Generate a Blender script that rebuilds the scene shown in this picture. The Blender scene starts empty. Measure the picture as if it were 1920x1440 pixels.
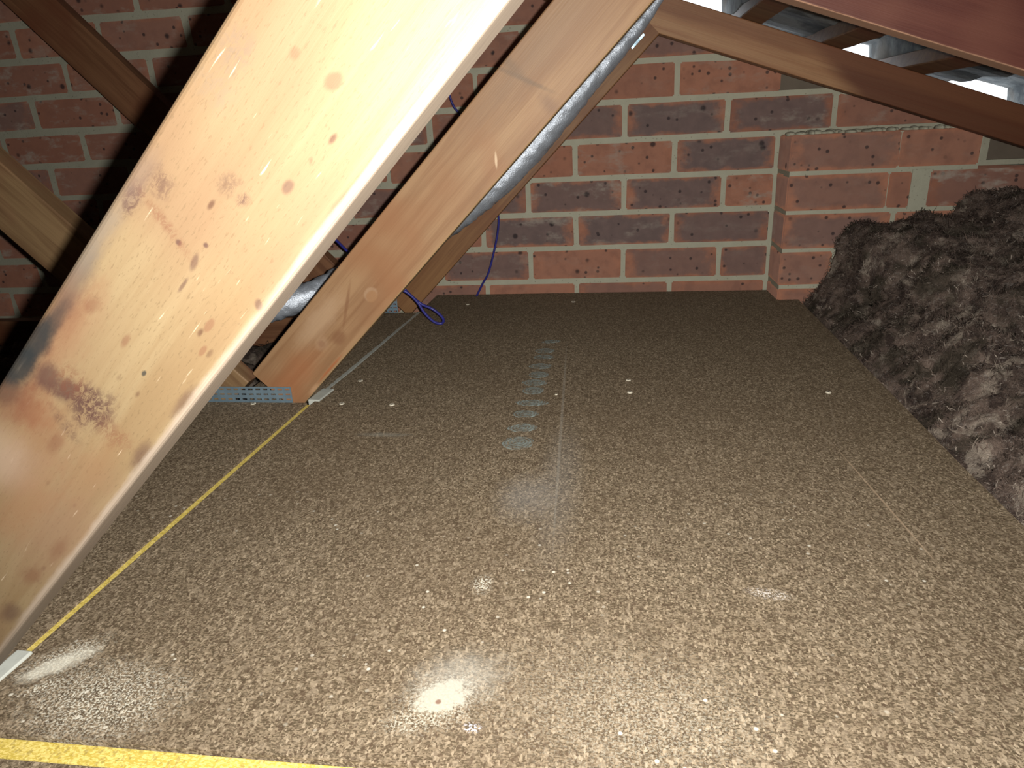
import bpy, bmesh, math, random
from mathutils import Vector, Matrix, noise

# ------------------------------------------------------------------ camera, world, light, exposure
S = bpy.context.scene
COL = S.collection
CX, CY, CZ = 0.31151, -1.75124, 0.40612
YAW, PITCH, ROLL, FPX = -0.145325, -0.36025, -0.04858, 1255.6
cy_, sy_, cp_, sp_ = math.cos(YAW), math.sin(YAW), math.cos(PITCH), math.sin(PITCH)
FW = Vector((sy_*cp_, cy_*cp_, sp_)); R0 = Vector((cy_, -sy_, 0)); U0 = R0.cross(FW)
RT = math.cos(ROLL)*R0 + math.sin(ROLL)*U0
UP = -math.sin(ROLL)*R0 + math.cos(ROLL)*U0
cam_d = bpy.data.cameras.new('camera'); cam = bpy.data.objects.new('camera', cam_d); COL.objects.link(cam)
cam_d.sensor_fit = 'HORIZONTAL'; cam_d.sensor_width = 36.0; cam_d.lens = 36.0*FPX/1920.0
cam_d.clip_start = 0.01; cam_d.clip_end = 100
mw = Matrix.Identity(4)
for i in range(3):
    mw[i][0] = RT[i]; mw[i][1] = UP[i]; mw[i][2] = -FW[i]
mw[0][3], mw[1][3], mw[2][3] = CX, CY, CZ
cam.matrix_world = mw
S.camera = cam

S.view_settings.view_transform = 'Standard'
S.view_settings.look = 'None'
S.view_settings.gamma = 1.0
S.view_settings.use_curve_mapping = False
S.view_settings.exposure = 0.0

W = bpy.data.worlds.new('sky'); S.world = W; W.use_nodes = True
bg = W.node_tree.nodes['Background']
bg.inputs[0].default_value = (0.90, 0.95, 1.0, 1); bg.inputs[1].default_value = 3.0

# the phone's flash, a few centimetres right of the lens
ld = bpy.data.lights.new('camera_flash', 'AREA'); ld.shape = 'DISK'; ld.size = 0.009
ld.energy = 17.0; ld.color = (1.0, 0.97, 0.90)
lo = bpy.data.objects.new('camera_flash', ld); COL.objects.link(lo)
ml = mw.copy(); p = Vector((CX, CY, CZ)) + RT*0.023 + UP*0.004
ml[0][3], ml[1][3], ml[2][3] = p
lo.matrix_world = ml

# ------------------------------------------------------------------ helpers
def link(o, parent=None):
    COL.objects.link(o)
    if parent is not None: o.parent = parent
    return o
def obj(name, bm, mat, parent=None, smooth=False, mw=None):
    me = bpy.data.meshes.new(name)
    if smooth:
        for f in bm.faces: f.smooth = True
    bm.to_mesh(me); bm.free()
    if mat: me.materials.append(mat)
    o = bpy.data.objects.new(name, me)
    if mw is not None: o.matrix_world = mw
    return link(o, parent)
def tag(o, label=None, cat=None, group=None, kind=None):
    if label: o['label'] = label
    if cat: o['category'] = cat
    if group: o['group'] = group
    if kind: o['kind'] = kind
    return o
def struct(name, bm, mat, label=None, **k):
    o = obj(name, bm, mat, **k); o['kind'] = 'structure'
    if label: o['label'] = label
    return o
def empty(name, loc, label, cat, group=None):
    o = bpy.data.objects.new(name, None); o.empty_display_size = 0.05; o.location = loc
    link(o); return tag(o, label, cat, group)
def box_bm(x0, x1, y0, y1, z0, z1, bev=0.0, seg=2, bm=None):
    bm = bm or bmesh.new()
    vs = [bm.verts.new((x, y, z)) for x in (x0, x1) for y in (y0, y1) for z in (z0, z1)]
    F = [(0,1,3,2),(4,6,7,5),(0,4,5,1),(2,3,7,6),(0,2,6,4),(1,5,7,3)]
    fs = [bm.faces.new([vs[i] for i in f]) for f in F]
    if bev:
        es = set(e for f in fs for e in f.edges)
        bmesh.ops.bevel(bm, geom=list(es), offset=bev, segments=seg, affect='EDGES', profile=0.6)
    return bm
def prism_bm(pts, z0, z1, bev=0.0):
    bm = bmesh.new()
    a = [bm.verts.new((x, y, z0)) for x, y in pts]; b = [bm.verts.new((x, y, z1)) for x, y in pts]
    bm.faces.new(a[::-1]); bm.faces.new(b)
    n = len(pts)
    for i in range(n): bm.faces.new((a[i], a[(i+1) % n], b[(i+1) % n], b[i]))
    bmesh.ops.recalc_face_normals(bm, faces=bm.faces[:])
    if bev:
        bmesh.ops.bevel(bm, geom=[e for e in bm.edges if abs(e.verts[0].co.z-z1) < 1e-6 and abs(e.verts[1].co.z-z1) < 1e-6],
                        offset=bev, segments=2, affect='EDGES')
    return bm
def smooth_path(pts, n):
    P = [Vector(p) for p in pts]; out = []
    P = [2*P[0]-P[1]] + P + [2*P[-1]-P[-2]]
    for i in range(1, len(P)-2):
        for k in range(n):
            t = k/n; a, b, c, d = P[i-1:i+3]
            out.append(0.5*((2*b)+(c-a)*t+(2*a-5*b+4*c-d)*t*t+(3*b-a-3*c+d)*t**3))
    out.append(P[-2]); return out
def tube_bm(path, rad, sides=10, bm=None, wob=0.0, sq=1.0):
    bm = bm or bmesh.new(); rings = []
    n = len(path)
    ref = Vector((0, 0, 1))
    for i, p in enumerate(path):
        t = (path[min(i+1, n-1)]-path[max(i-1, 0)]).normalized()
        if abs(t.dot(ref)) > 0.95: a = t.cross(Vector((0, 1, 0))).normalized()
        else: a = t.cross(ref).normalized()
        b = t.cross(a).normalized()
        r = rad(i/(n-1)) if callable(rad) else rad
        ring = []
        for k in range(sides):
            th = 2*math.pi*k/sides
            d = a*math.cos(th)*sq + b*math.sin(th)
            rr = r*(1 + (wob*noise.noise((p+d*r)*90) if wob else 0))
            ring.append(bm.verts.new(p+d*rr))
        rings.append(ring)
    for i in range(n-1):
        for k in range(sides):
            bm.faces.new((rings[i][k], rings[i][(k+1) % sides], rings[i+1][(k+1) % sides], rings[i+1][k]))
    bm.faces.new(rings[0][::-1]); bm.faces.new(rings[-1])
    bmesh.ops.recalc_face_normals(bm, faces=bm.faces[:])
    return bm

# ------------------------------------------------------------------ node helper
class NT:
    def __init__(s, name, rough=0.6, spec=0.4, metal=0.0):
        s.m = bpy.data.materials.new(name); s.m.use_nodes = True; s.t = s.m.node_tree; s.N = s.t.nodes
        s.b = s.N['Principled BSDF']; s.b.inputs['Roughness'].default_value = rough
        s.b.inputs['Specular IOR Level'].default_value = spec; s.b.inputs['Metallic'].default_value = metal
        s.tc = s.N.new('ShaderNodeTexCoord'); s.P = s.tc.outputs['Object']
    def put(s, sock, v):
        if hasattr(v, 'links'): s.t.links.new(v, sock)
        elif isinstance(v, (tuple, list)) and len(v) == 3 and sock.type == 'RGBA': sock.default_value = (*v, 1)
        else: sock.default_value = v
    def map(s, v=None, loc=(0,0,0), rot=(0,0,0), sc=(1,1,1), tex=False):
        n = s.N.new('ShaderNodeMapping'); n.vector_type = 'TEXTURE' if tex else 'POINT'
        s.put(n.inputs[0], v or s.P); n.inputs['Location'].default_value = loc
        n.inputs['Rotation'].default_value = rot; n.inputs['Scale'].default_value = sc
        return n.outputs[0]
    def noise(s, scale, detail=3, rough=0.55, v=None, sc=None, dist=0.0, col=False, loc=(0,0,0)):
        n = s.N.new('ShaderNodeTexNoise'); v = v or s.P
        if sc or loc != (0,0,0): v = s.map(v, sc=sc or (1,1,1), loc=loc)
        s.put(n.inputs['Vector'], v); n.inputs['Scale'].default_value = scale
        n.inputs['Detail'].default_value = detail; n.inputs['Roughness'].default_value = rough
        n.inputs['Distortion'].default_value = dist
        return n.outputs['Color' if col else 'Fac']
    def vor(s, scale, v=None, sc=None, out='Distance', feat='F1', rnd=1.0):
        n = s.N.new('ShaderNodeTexVoronoi'); n.feature = feat; v = v or s.P
        if sc: v = s.map(v, sc=sc)
        s.put(n.inputs['Vector'], v); n.inputs['Scale'].default_value = scale
        if 'Randomness' in n.inputs: n.inputs['Randomness'].default_value = rnd
        return n.outputs[out]
    def m1(s, op, a, b=0.0, clamp=False):
        n = s.N.new('ShaderNodeMath'); n.operation = op; n.use_clamp = clamp
        s.put(n.inputs[0], a); s.put(n.inputs[1], b); return n.outputs[0]
    def rng(s, v, a, b, c=0.0, d=1.0):
        n = s.N.new('ShaderNodeMapRange'); n.interpolation_type = 'SMOOTHSTEP'
        s.put(n.inputs[0], v)
        for i, q in enumerate((a, b, c, d)): s.put(n.inputs[i+1], q)
        return n.outputs[0]
    def lin(s, v, a, b, c=0.0, d=1.0):
        n = s.N.new('ShaderNodeMapRange'); s.put(n.inputs[0], v)
        for i, q in enumerate((a, b, c, d)): s.put(n.inputs[i+1], q)
        return n.outputs[0]
    def mix(s, f, a, b, mode='MIX'):
        n = s.N.new('ShaderNodeMix'); n.data_type = 'RGBA'; n.blend_type = mode; n.clamp_factor = True
        s.put(n.inputs[0], f); s.put(n.inputs[6], a); s.put(n.inputs[7], b); return n.outputs[2]
    def sep(s, v):
        n = s.N.new('ShaderNodeSeparateXYZ'); s.put(n.inputs[0], v); return n.outputs
    def length(s, v):
        n = s.N.new('ShaderNodeVectorMath'); n.operation = 'LENGTH'; s.put(n.inputs[0], v); return n.outputs['Value']
    def spot(s, cx, cy, rx, ry, rot=0.0, soft=0.5, amp=0.5, ns=None, plane='xy'):
        """mask 1 inside an ellipse with ragged rim"""
        if plane == 'xy':
            v = s.map(loc=(cx, cy, 0), rot=(0, 0, rot), sc=(rx, ry, 1e6), tex=True)
        else:
            v = s.map(loc=(cx, 0, cy), rot=(0, rot, 0), sc=(rx, 1e6, ry), tex=True)
        l = s.length(v)
        if amp: l = s.m1('ADD', l, s.m1('MULTIPLY', s.m1('SUBTRACT', ns or s.noise(60, 4, 0.65), 0.5), amp*2))
        return s.rng(l, 1.0+soft, 1.0-soft)
    def bump(s, h, strength=0.3, dist=0.002, prev=None):
        n = s.N.new('ShaderNodeBump'); n.inputs['Strength'].default_value = strength; n.inputs['Distance'].default_value = dist
        s.put(n.inputs['Height'], h)
        if prev is not None: s.t.links.new(prev, n.inputs['Normal'])
        return n.outputs[0]
    def done(s, col, bump=None, rough=None):
        s.put(s.b.inputs['Base Color'], col)
        if bump is not None: s.t.links.new(bump, s.b.inputs['Normal'])
        if rough is not None: s.put(s.b.inputs['Roughness'], rough)
        return s.m

# ------------------------------------------------------------------ materials
def wood(name, light, dark, red=None, edge=None, seed=0.0, spots=(), flecks=0.0, rough=0.55, ew=0.004, fg_=.22, bs=.25):
    """x = along the grain, y = across the face, z = through the thickness"""
    n = NT(name, rough, 0.35)
    g = n.noise(9, 4, 0.6, sc=(0.35, 6, 6), dist=0.6, loc=(seed, seed*1.7, 0))
    f = n.noise(120, 3, 0.7, sc=(0.06, 4, 4), loc=(seed, 0, 0))
    c = n.mix(n.rng(g, 0.35, 0.68), light, dark)
    c = n.mix(n.rng(f, 0.45, 0.75, 0, fg_), c, tuple(q*0.55 for q in dark))
    bl = n.noise(7, 2, 0.5, loc=(seed*3, 2, 1))
    if red: c = n.mix(n.rng(bl, 0.46, 0.72, 0, 0.8), c, red)
    if flecks:
        fl = n.vor(95, sc=(0.45, 1, 1))
        c = n.mix(n.m1('MULTIPLY', n.rng(fl, 0.20, 0.06), n.rng(n.noise(30, 2), 0.50, 0.62, 0, flecks)), c, (0.05, 0.022, 0.013))
        fg = n.noise(700, 2, .7, sc=(.25, 1, 1))
        c = n.mix(n.rng(fg, 0.56, 0.70, 0, .45), c, tuple(q*.6 for q in dark))
        sc_ = n.noise(260, 2, .6, sc=(.12, 1, 1), loc=(3, 3, 3))
        c = n.mix(n.rng(sc_, 0.68, 0.76, 0, .6), c, (0.42, 0.34, 0.25))
    rag = n.noise(70, 4, 0.7, sc=(0.6, 1, 1)); rag2 = n.noise(240, 5, 0.85, sc=(.55, 1, 1), dist=.8)
    for sp in spots:
        cx, cyy, rx, ry, rot, col, op = sp[:7]; soft = sp[7] if len(sp) > 7 else 0.5; amp = sp[8] if len(sp) > 8 else 0.7
        m = n.spot(cx, cyy, rx, ry, rot, soft, amp, rag)
        if op < 0: m = n.m1('MULTIPLY', m, n.rng(rag2, 0.42, 0.58, .12, 1)); op = -op
        c = n.mix(n.m1('MULTIPLY', m, op), c, col)
    if edge:
        yy = n.m1('ADD', n.sep(n.P)[1], n.m1('MULTIPLY', n.m1('SUBTRACT', n.noise(60, 3, .7, sc=(.3, 1, 1)), 0.5), ew*1.2))
        c = n.mix(n.rng(yy, ew, ew*0.25, 0, 0.85), c, n.mix(n.rng(f, .4, .7), edge, tuple(q*.78 for q in edge)))
    return n.done(c, n.bump(f, bs, 0.0012))

D = lambda *a: a
# ragged stains on the big brace: (along, across, r_along, r_across, rot, colour, opacity, soft, ragged)
BLK = (0.012, 0.014, 0.015); RED = (0.092, 0.036, 0.020); MAR = (0.045, 0.021, 0.018); ORG = (0.16, 0.085, 0.042)
STAINS1 = []
def brace1_stains(fn):
    L = [((55, 850), .05, .022, 0, (0.15, 0.078, 0.042), .55, .9, .6), ((110, 1000), .045, .03, 0, (0.15, 0.085, 0.055), .5, .9, .6), ((130, 620), .03, .010, 0, (0.13, 0.052, 0.028), .6, .9, .9),
         ((60, 770), .016, .012, 0, (0.12, 0.045, 0.022), .65, .8, .9), ((150, 735), .020, .006, -.9, MAR, -.75, .6, .9), ((205, 810), .008, .012, 0, RED, -.6, .7, .9),
         ((125, 800), .012, .004, 1.2, MAR, -.5, .7, .9), ((175, 660), .03, .014, 0, (0.15, .10, .055), .4, .9, .8),
         ((140, 530), .030, .006, 0, (0.06, 0.047, .04), .6, .7, .7), ((10, 725), .014, .009, 0, BLK, .7, .5, .5), ((185, 440), .03, .006, 0, (0.10, 0.083, .068), .6, .8, .7),
         ((60, 690), .020, .010, .3, RED, .55, .8, .8), ((110, 580), .022, .010, 0, RED, .45, .8, .8), ((15, 760), .020, .012, 0, RED, .5, .8, .8),
         ((90, 705), .009, .007, 0, MAR, .75, .5, .8), ((122, 732), .009, .006, 0, MAR, .75, .5, .8),
         ((160, 755), .013, .010, 0, MAR, -.85, .6, .9), ((180, 775), .014, .010, 0, MAR, -.7, .6, .9), ((130, 715), .010, .009, 0, RED, -.6, .6, .9),
         ((345, 755), .012, .003, 0, MAR, .55, .7, .7), ((265, 855), .012, .004, 0, MAR, .6, .7, .7), ((105, 830), .008, .004, 0, RED, .45, .7, .7),
         ((20, 1150), .010, .006, 0, MAR, .55, .7, .7), ((60, 1080), .008, .005, 0, RED, .45, .8, .8), ((110, 1030), .010, .004, 0, RED, .4, .8, .8),
         ((250, 372), .010, .005, 0, MAR, -.8, .6, .8), ((262, 330), .014, .006, 0, (0.095, 0.065, .05), .5, .8, .8), ((300, 345), .008, .006, 0, MAR, -.6, .6, .9),
         ((430, 345), .006, .006, 0, (0.075, 0.045, .028), -.7, .6, .9), ((455, 375), .004, .003, 0, MAR, -.7, .6, .8),
         ((440, 90), .010, .008, 0, (0.105, 0.075, .052), -.7, .7, .9), ((400, 160), .010, .01, 0, (0.115, 0.085, .058), -.5, .7, .9),
         ((540, 350), .004, .0026, 0, MAR, .6, .4, .5), ((625, 152), .005, .0035, -.3, RED, .55, .4, .5), ((553, 100), .003, .0025, 0, RED, .4, .5, .5),
         ((485, 572), .003, .002, .6, MAR, .65, .5, .7), ((365, 490), .005, .0018, .2, MAR, .6, .5, .7), ((343, 535), .005, .001, .0, MAR, .6, .5, .5),
         ((392, 610), .005, .0022, 0, RED, .5, .3, .3), ((380, 658), .004, .0016, 0, RED, .5, .3, .3), ((172, 572), .006, .004, 0, RED, .45, .6, .7),
         ((235, 640), .005, .0018, 0, RED, .55, .6, .6), ((335, 455), .0016, .0016, 0, MAR, .8, .5, .3), ((386, 460), .0014, .0014, 0, MAR, .8, .5, .3),
         ((270, 700), .002, .0012, 0, BLK, .8, .4, .3), ((310, 420), .018, .003, 1.3, RED, -.55, .7, .8), ((640, 380), .012, .0022, 0, RED, .4, .7, .7),
         ((0, 860), .02, .02, 0, (0.24, 0.18, .14), .45, .9, .6), ((50, 950), .03, .012, 0, ORG, .5, .9, .8), ((170, 880), .03, .01, 0, ORG, .35, .9, .8),
         ((38, 684), .017, .0085, 0, BLK, .90, .35, .5), ((98, 608), .020, .0045, 0, BLK, .55, .6, .6), ((66, 645), .020, .007, 0, BLK, .85, .5, .6)]
    for (px, a, b, rot, col, op, so, am) in L:
        STAINS1.append((*fn(px), a, b, rot, col, op, so, am))
# pixel -> place on the front face of the big brace (face plane y = -1.408, axis rises 45 degrees, foot edge z - x = 0.194)
def face_xy(px, Y, c):
    d = RT*(px[0]-960)/FPX - UP*(px[1]-720)/FPX + FW
    t = (Y-CY)/d.y; x = CX+t*d.x; z = CZ+t*d.z
    return ((x+z)/math.sqrt(2), (z-x-c)/math.sqrt(2))
brace1_stains(lambda q: face_xy(q, -1.408, 0.194))

M_wood1 = wood('pine_front_brace', (0.162, 0.117, 0.064), (0.136, 0.090, 0.046), (0.132, 0.080, 0.045), edge=(0.23, 0.185, 0.148), ew=.0055, fg_=.10, bs=.08, seed=3.1, spots=STAINS1, flecks=0.8)
KN = (0.17, 0.075, 0.035); PL = (0.40, 0.27, 0.17)
def w2(q, a, b, rot, col, op, so=.5, am=.5): return (*face_xy(q, -0.766, 0.181), a, b, rot, col, op, so, am)
S2 = [w2((603, 645), .006, .006, 0, KN, .8, .4, .3), w2((603, 645), .013, .010, 0, PL, .3, .4, .3), w2((635, 633), .012, .010, 0, KN, .65, .5, .3),
      w2((600, 600), .05, .016, 0, PL, .55, .7, .6), w2((690, 570), .04, .02, .3, KN, .35, .9, .5), w2((650, 572), .035, .0025, .5, KN, .6, .6, .3),
      w2((620, 690), .03, .0022, 0, (0.3, .09, .03), .7, .6, .4), w2((695, 552), .012, .010, 0, PL, .4, .2, .2), w2((697, 556), .010, .008, 0, (0.27, .14, .065), .8, .2, .2),
      w2((955, 120), .006, .03, .0, (0.12, .08, .05), .55, .9, .5), w2((975, 145), .003, .04, .35, (0.12, .08, .05), .65, .7, .5), w2((1030, 195), .008, .014, 0, (0.15, .08, .05), .5, .9, .5),
      w2((1010, 90), .11, .022, 0, (0.19, .12, .075), .55, .9, .6), w2((860, 300), .10, .006, 0, (0.22, .11, .05), .45, .9, .6), w2((930, 300), .010, .0016, .8, (.6, .45, .3), .7, .5, .4),
      w2((560, 700), .05, .02, 0, (0.32, .12, .05), .5, .9, .6), w2((590, 730), .012, .005, 0, (.42, .25, .14), .6, .6, .4), w2((1100, 30), .07, .03, 0, (.24, .14, .08), .4, .9, .6)]
M_wood2 = wood('pine_middle_brace', (0.30, 0.178, 0.092), (0.225, 0.120, 0.058), (0.25, 0.115, 0.052), edge=(.36, .24, .12), ew=.002, seed=7.7, spots=S2)
M_wood3 = wood('pine_far_web', (0.25, 0.125, 0.05), (0.17, 0.072, 0.028), (0.17, 0.06, 0.022), seed=1.3)
M_woodB = wood('pine_dull_web', (0.23, 0.110, 0.055), (0.15, 0.065, 0.032), (0.16, 0.055, 0.028), seed=12.3)
M_woodB2 = wood('pine_striped_web', (0.23, 0.145, 0.072), (0.14, 0.078, 0.038), (0.19, 0.075, 0.045), seed=5.3)
M_batten = wood('batten_wood', (0.16, 0.09, 0.045), (0.10, 0.05, 0.025), (0.13, 0.04, 0.02), seed=21.0)

def rafter_mat():
    n = NT('rafter_wood', 0.55, 0.35)
    g = n.noise(10, 4, 0.6, sc=(0.25, 7, 7), dist=0.5); f = n.noise(120, 3, 0.7, sc=(0.06, 4, 4))
    c = n.mix(n.rng(g, 0.35, 0.68), (0.36, 0.195, 0.095), (0.29, 0.135, 0.062))
    xyz = n.sep(n.P)
    # darker red heartwood: the upper half and the down-slope length, with a drawn-out cathedral tip
    w = n.m1('ADD', xyz[1], n.m1('MULTIPLY', n.m1('SUBTRACT', n.noise(5, 3, 0.6, sc=(0.5, 3, 3)), 0.5), 0.05))
    e = n.m1('ADD', n.m1('MULTIPLY', xyz[0], 0.55), w)
    c = n.mix(n.rng(e, 0.455, 0.50, 0, 0.86), c, (0.095, 0.026, 0.013))
    c = n.mix(n.rng(w, 0.030, 0.046, 0, 0.65), c, (0.18, 0.070, 0.032))
    c = n.mix(n.rng(f, 0.45, 0.75, 0, 0.22), c, (0.06, 0.025, 0.012))
    return n.done(c, n.bump(f, 0.2, 0.001))
M_raf3 = rafter_mat()
M_raf2 = wood('red_rafter_wood', (0.105, 0.033, 0.023), (0.080, 0.022, 0.016), (0.125, 0.045, 0.03), edge=(0.50, 0.29, 0.19), ew=.0016, seed=15.0)

def chip(name, yellow=False, marks=()):
    n = NT(name, 0.8, 0.10)
    n.b.inputs['Diffuse Roughness'].default_value = 0.28
    q = n.noise(55, 2, 0.5, col=True)
    wv = n.N.new('ShaderNodeVectorMath'); wv.operation = 'MULTIPLY_ADD'
    n.put(wv.inputs[0], q); wv.inputs[1].default_value = (.0012, .0012, 0); n.put(wv.inputs[2], n.P)
    v1 = n.vor(1000, v=wv.outputs[0], sc=(0.55, 1, 1), out='Color'); a = n.sep(v1)
    v2 = n.vor(620, v=wv.outputs[0], sc=(1, 0.6, 1), out='Color'); b = n.sep(v2)
    if yellow:
        c = n.mix(n.rng(a[0], 0.2, 0.9), (0.37, 0.280, 0.055), (0.53, 0.425, 0.14))
        c = n.mix(n.rng(b[1], 0.78, 0.95, 0, 0.55), c, (0.20, 0.15, 0.05))
    else:
        c = n.mix(n.rng(a[0], 0.05, 0.95), (0.056, 0.042, 0.026), (0.186, 0.143, 0.097))
        c = n.mix(n.rng(b[1], 0.70, 0.95, 0, 0.75), c, (0.052, 0.034, 0.022))
        c = n.mix(n.rng(b[0], 0.82, 0.97, 0, 0.75), c, (0.30, 0.24, 0.17))
        big = n.noise(3.2, 3, 0.6)
        c = n.mix(n.rng(big, 0.35, 0.7, 0, 0.28), c, (0.085, 0.058, 0.036))
        v4 = n.vor(260, v=wv.outputs[0], sc=(1, 0.7, 1), out='Color'); e4 = n.sep(v4)
        c = n.mix(n.rng(e4[0], 0.80, 0.98, 0, 0.30), c, (0.27, 0.215, 0.155))
        c = n.mix(n.rng(e4[1], 0.84, 0.98, 0, 0.35), c, (0.055, 0.038, 0.024))
        fl = n.vor(75, out='Color'); fd = n.vor(75)
        ff = n.m1('MULTIPLY', n.rng(n.sep(fl)[2], 0.86, 0.90), n.rng(fd, 0.16, 0.08))
        c = n.mix(n.m1('MULTIPLY', n.m1('MULTIPLY', ff, n.rng(n.sep(n.P)[1], -0.98, -1.2, .04, 1)), n.rng(n.noise(6, 2), 0.42, 0.6)), c, (0.42, 0.39, 0.33))
    rag = n.noise(90, 4, 0.75); rag2 = n.noise(500, 2, 0.7)
    for (cx, cyy, rx, ry, rot, col, op, so, am) in marks:
        m = n.spot(cx, cyy, rx, ry, rot, so, am, rag)
        if op < 0: m = n.m1('MULTIPLY', m, n.rng(rag2, 0.50, 0.58)); op = -op
        c = n.mix(n.m1('MULTIPLY', m, op), c, col)
    h = n.m1('ADD', a[0], b[1])
    return n.done(c, n.bump(h, 0.18, 0.0008), n.lin(a[1], 0, 1, 0.55, 0.80))
def on_floor(px):
    d = RT*(px[0]-960)/FPX - UP*(px[1]-720)/FPX + FW
    t = -CZ/d.z; return (CX+t*d.x, CY+t*d.y)
WHT = (0.34, 0.32, 0.265)
def fm(q, a, b, rot, col, op, so=.5, am=.6): return (*on_floor(q), a, b, rot, col, op, so, am)
def fline(q0, q1, w, col, op):
    a, b = Vector(on_floor(q0)), Vector(on_floor(q1)); c = (a+b)/2
    return (c.x, c.y, (b-a).length/2, w, math.atan2(b.y-a.y, b.x-a.x), col, op, .25, 0.35)
WH2 = (0.58, 0.56, 0.48)
MK = [fm((828, 1308), .019, .014, .7, WHT, .80, .25, 1.3), fm((828, 1308), .030, .024, .6, WHT, -.75, .6, .8), fm((780, 1350), .022, .010, .3, WHT, -.7, .6, .9),
      fm((860, 1270), .030, .022, .4, (0.3, .29, .26), .35, .8, .8), fm((822, 1316), .0022, .0022, 0, (.12, .05, .03), .8, .4, .3),
      fm((110, 1245), .024, .009, .75, WH2, .55, .6, .8), fm((120, 1232), .030, .014, .75, WH2, -.6, .6, .9), fm((75, 1290), .012, .005, .6, WH2, -.8, .6, .8),
      fm((200, 1290), .055, .024, .0, WH2, -.55, .7, .9), fm((170, 1340), .045, .020, .0, WH2, -.5, .7, .9), fm((885, 1365), .006, .004, 0, (.6, .6, .7), -.7, .5, .8),
      fm((905, 1095), .008, .012, 0, WH2, -.7, .6, .9), fm((1440, 1113), .016, .006, -.2, (0.5, .46, .42), -.8, .6, .8), fm((1230, 1360), .06, .04, 0, WHT, -.3, .8, .9),
      fm((1130, 1300), .09, .05, 0, WHT, -.25, .9, .9), fm((985, 930), .025, .04, 0, (.24, .24, .24), .25, .9, .8), fm((1050, 900), .02, .12, 0, (.2, .2, .2), .18, .9, .6),
      fline((1570, 842), (1762, 1062), .0011, (0.30, .22, .15), .6), fline((1545, 700), (1575, 850), .0009, (0.2, .16, .12), .3),
      fline((1062, 655), (1038, 1010), .0020, (0.22, .20, .17), .35), fm((720, 815), .03, .006, 0, (.22, .23, .21), .3, .8, .8)]
M_chip = chip('particleboard', marks=MK)
M_chip2 = chip('particleboard_plain')
M_yel = chip('yellow_tongue', yellow=True)

def brick_mat():
    n = NT('brick', 0.8, 0.2)
    n.b.inputs['Diffuse Roughness'].default_value = 0.8
    at = n.N.new('ShaderNodeAttribute'); at.attribute_name = 'brick'; a = n.sep(at.outputs['Vector'])   # r rand, g dark, b smear
    uv = n.sep(n.tc.outputs['UV'])
    ax = n.m1('DIVIDE', n.m1('ABSOLUTE', uv[0]), 0.115); az = n.m1('DIVIDE', n.m1('ABSOLUTE', uv[1]), 0.038)
    w = n.m1('SUBTRACT', n.noise(22, 4, 0.65), 0.5)
    l = n.m1('ADD', n.m1('MAXIMUM', n.m1('ADD', ax, -0.03), az), n.m1('MULTIPLY', w, 0.9))
    ctr = n.m1('MULTIPLY', n.rng(l, 1.02, 0.70), a[1])
    base = n.mix(a[0], (0.44, 0.205, 0.130), (0.30, 0.132, 0.088))
    base = n.mix(n.rng(n.noise(35, 3), 0.4, 0.7, 0, 0.5), base, (0.26, 0.115, 0.078))
    c = n.mix(ctr, base, n.mix(n.noise(40, 3), (0.235, 0.160, 0.145), (0.125, 0.090, 0.088)))
    # iron specks, a few millimetres across
    vd = n.vor(60, rnd=1.0); vc = n.sep(n.vor(60, out='Color'))
    sp = n.m1('MULTIPLY', n.rng(vd, 0.30, 0.16), n.rng(vc[0], 0.66, 0.74))
    c = n.mix(n.m1('MULTIPLY', sp, 0.8), c, (0.035, 0.025, 0.028))
    vd2 = n.vor(26); vc2 = n.sep(n.vor(26, out='Color'))
    c = n.mix(n.m1('MULTIPLY', n.rng(vd2, 0.24, 0.10), n.rng(vc2[1], 0.78, 0.84, 0, .85)), c, (0.03, 0.022, 0.025))
    # mortar smears
    sm = n.noise(13, 4, 0.65, sc=(1, 1, 2.2), loc=(3, 1, 2))
    c = n.mix(n.m1('MULTIPLY', n.rng(sm, 0.50, 0.66), n.m1('MULTIPLY', a[2], n.lin(n.noise(90, 3), .3, .6, .35, 1))), c, (0.38, 0.33, 0.28))
    bp = n.bump(n.noise(160, 3, 0.6), 0.35, 0.0015)
    return n.done(c, n.bump(sp, -0.5, 0.001, bp))
M_brick = brick_mat()
def mortar_mat():
    n = NT('mortar', 0.9, 0.15)
    c = n.mix(n.noise(30, 4), (0.45, 0.44, 0.345), (0.35, 0.34, 0.265))
    c = n.mix(n.rng(n.vor(90), 0.18, 0.08, 0, 0.5), c, (0.15, 0.13, 0.10))
    return n.done(c, n.bump(n.noise(220, 4, 0.7), 0.5, 0.002))
M_mortar = mortar_mat()
def plain(name, col, rough=0.6, metal=0.0, var=0.25, scale=40, bumps=0.2, spec=.4):
    n = NT(name, rough, spec, metal)
    c = n.mix(n.noise(scale, 3), col, tuple(q*(1-var) for q in col))
    return n.done(c, n.bump(n.noise(scale*4, 3), bumps, 0.001))
M_tile = None
def tile_mat():
    n = NT('roof_tile', 0.85, 0.2)
    c = n.mix(n.rng(n.noise(16, 5, 0.65), 0.38, 0.62), (0.060, 0.070, 0.078), (0.165, 0.18, 0.185))
    c = n.mix(n.rng(n.noise(7, 3), 0.5, 0.7, 0, .6), c, (0.10, 0.075, 0.05))
    return n.done(c, n.bump(n.noise(90, 4, .7), 0.5, 0.002))
M_tile = tile_mat()
M_plaster = plain('plasterboard_back', (0.22, 0.19, 0.15))
M_outwall = plain('roof_space_wall', (0.12, 0.10, 0.08))
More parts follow.
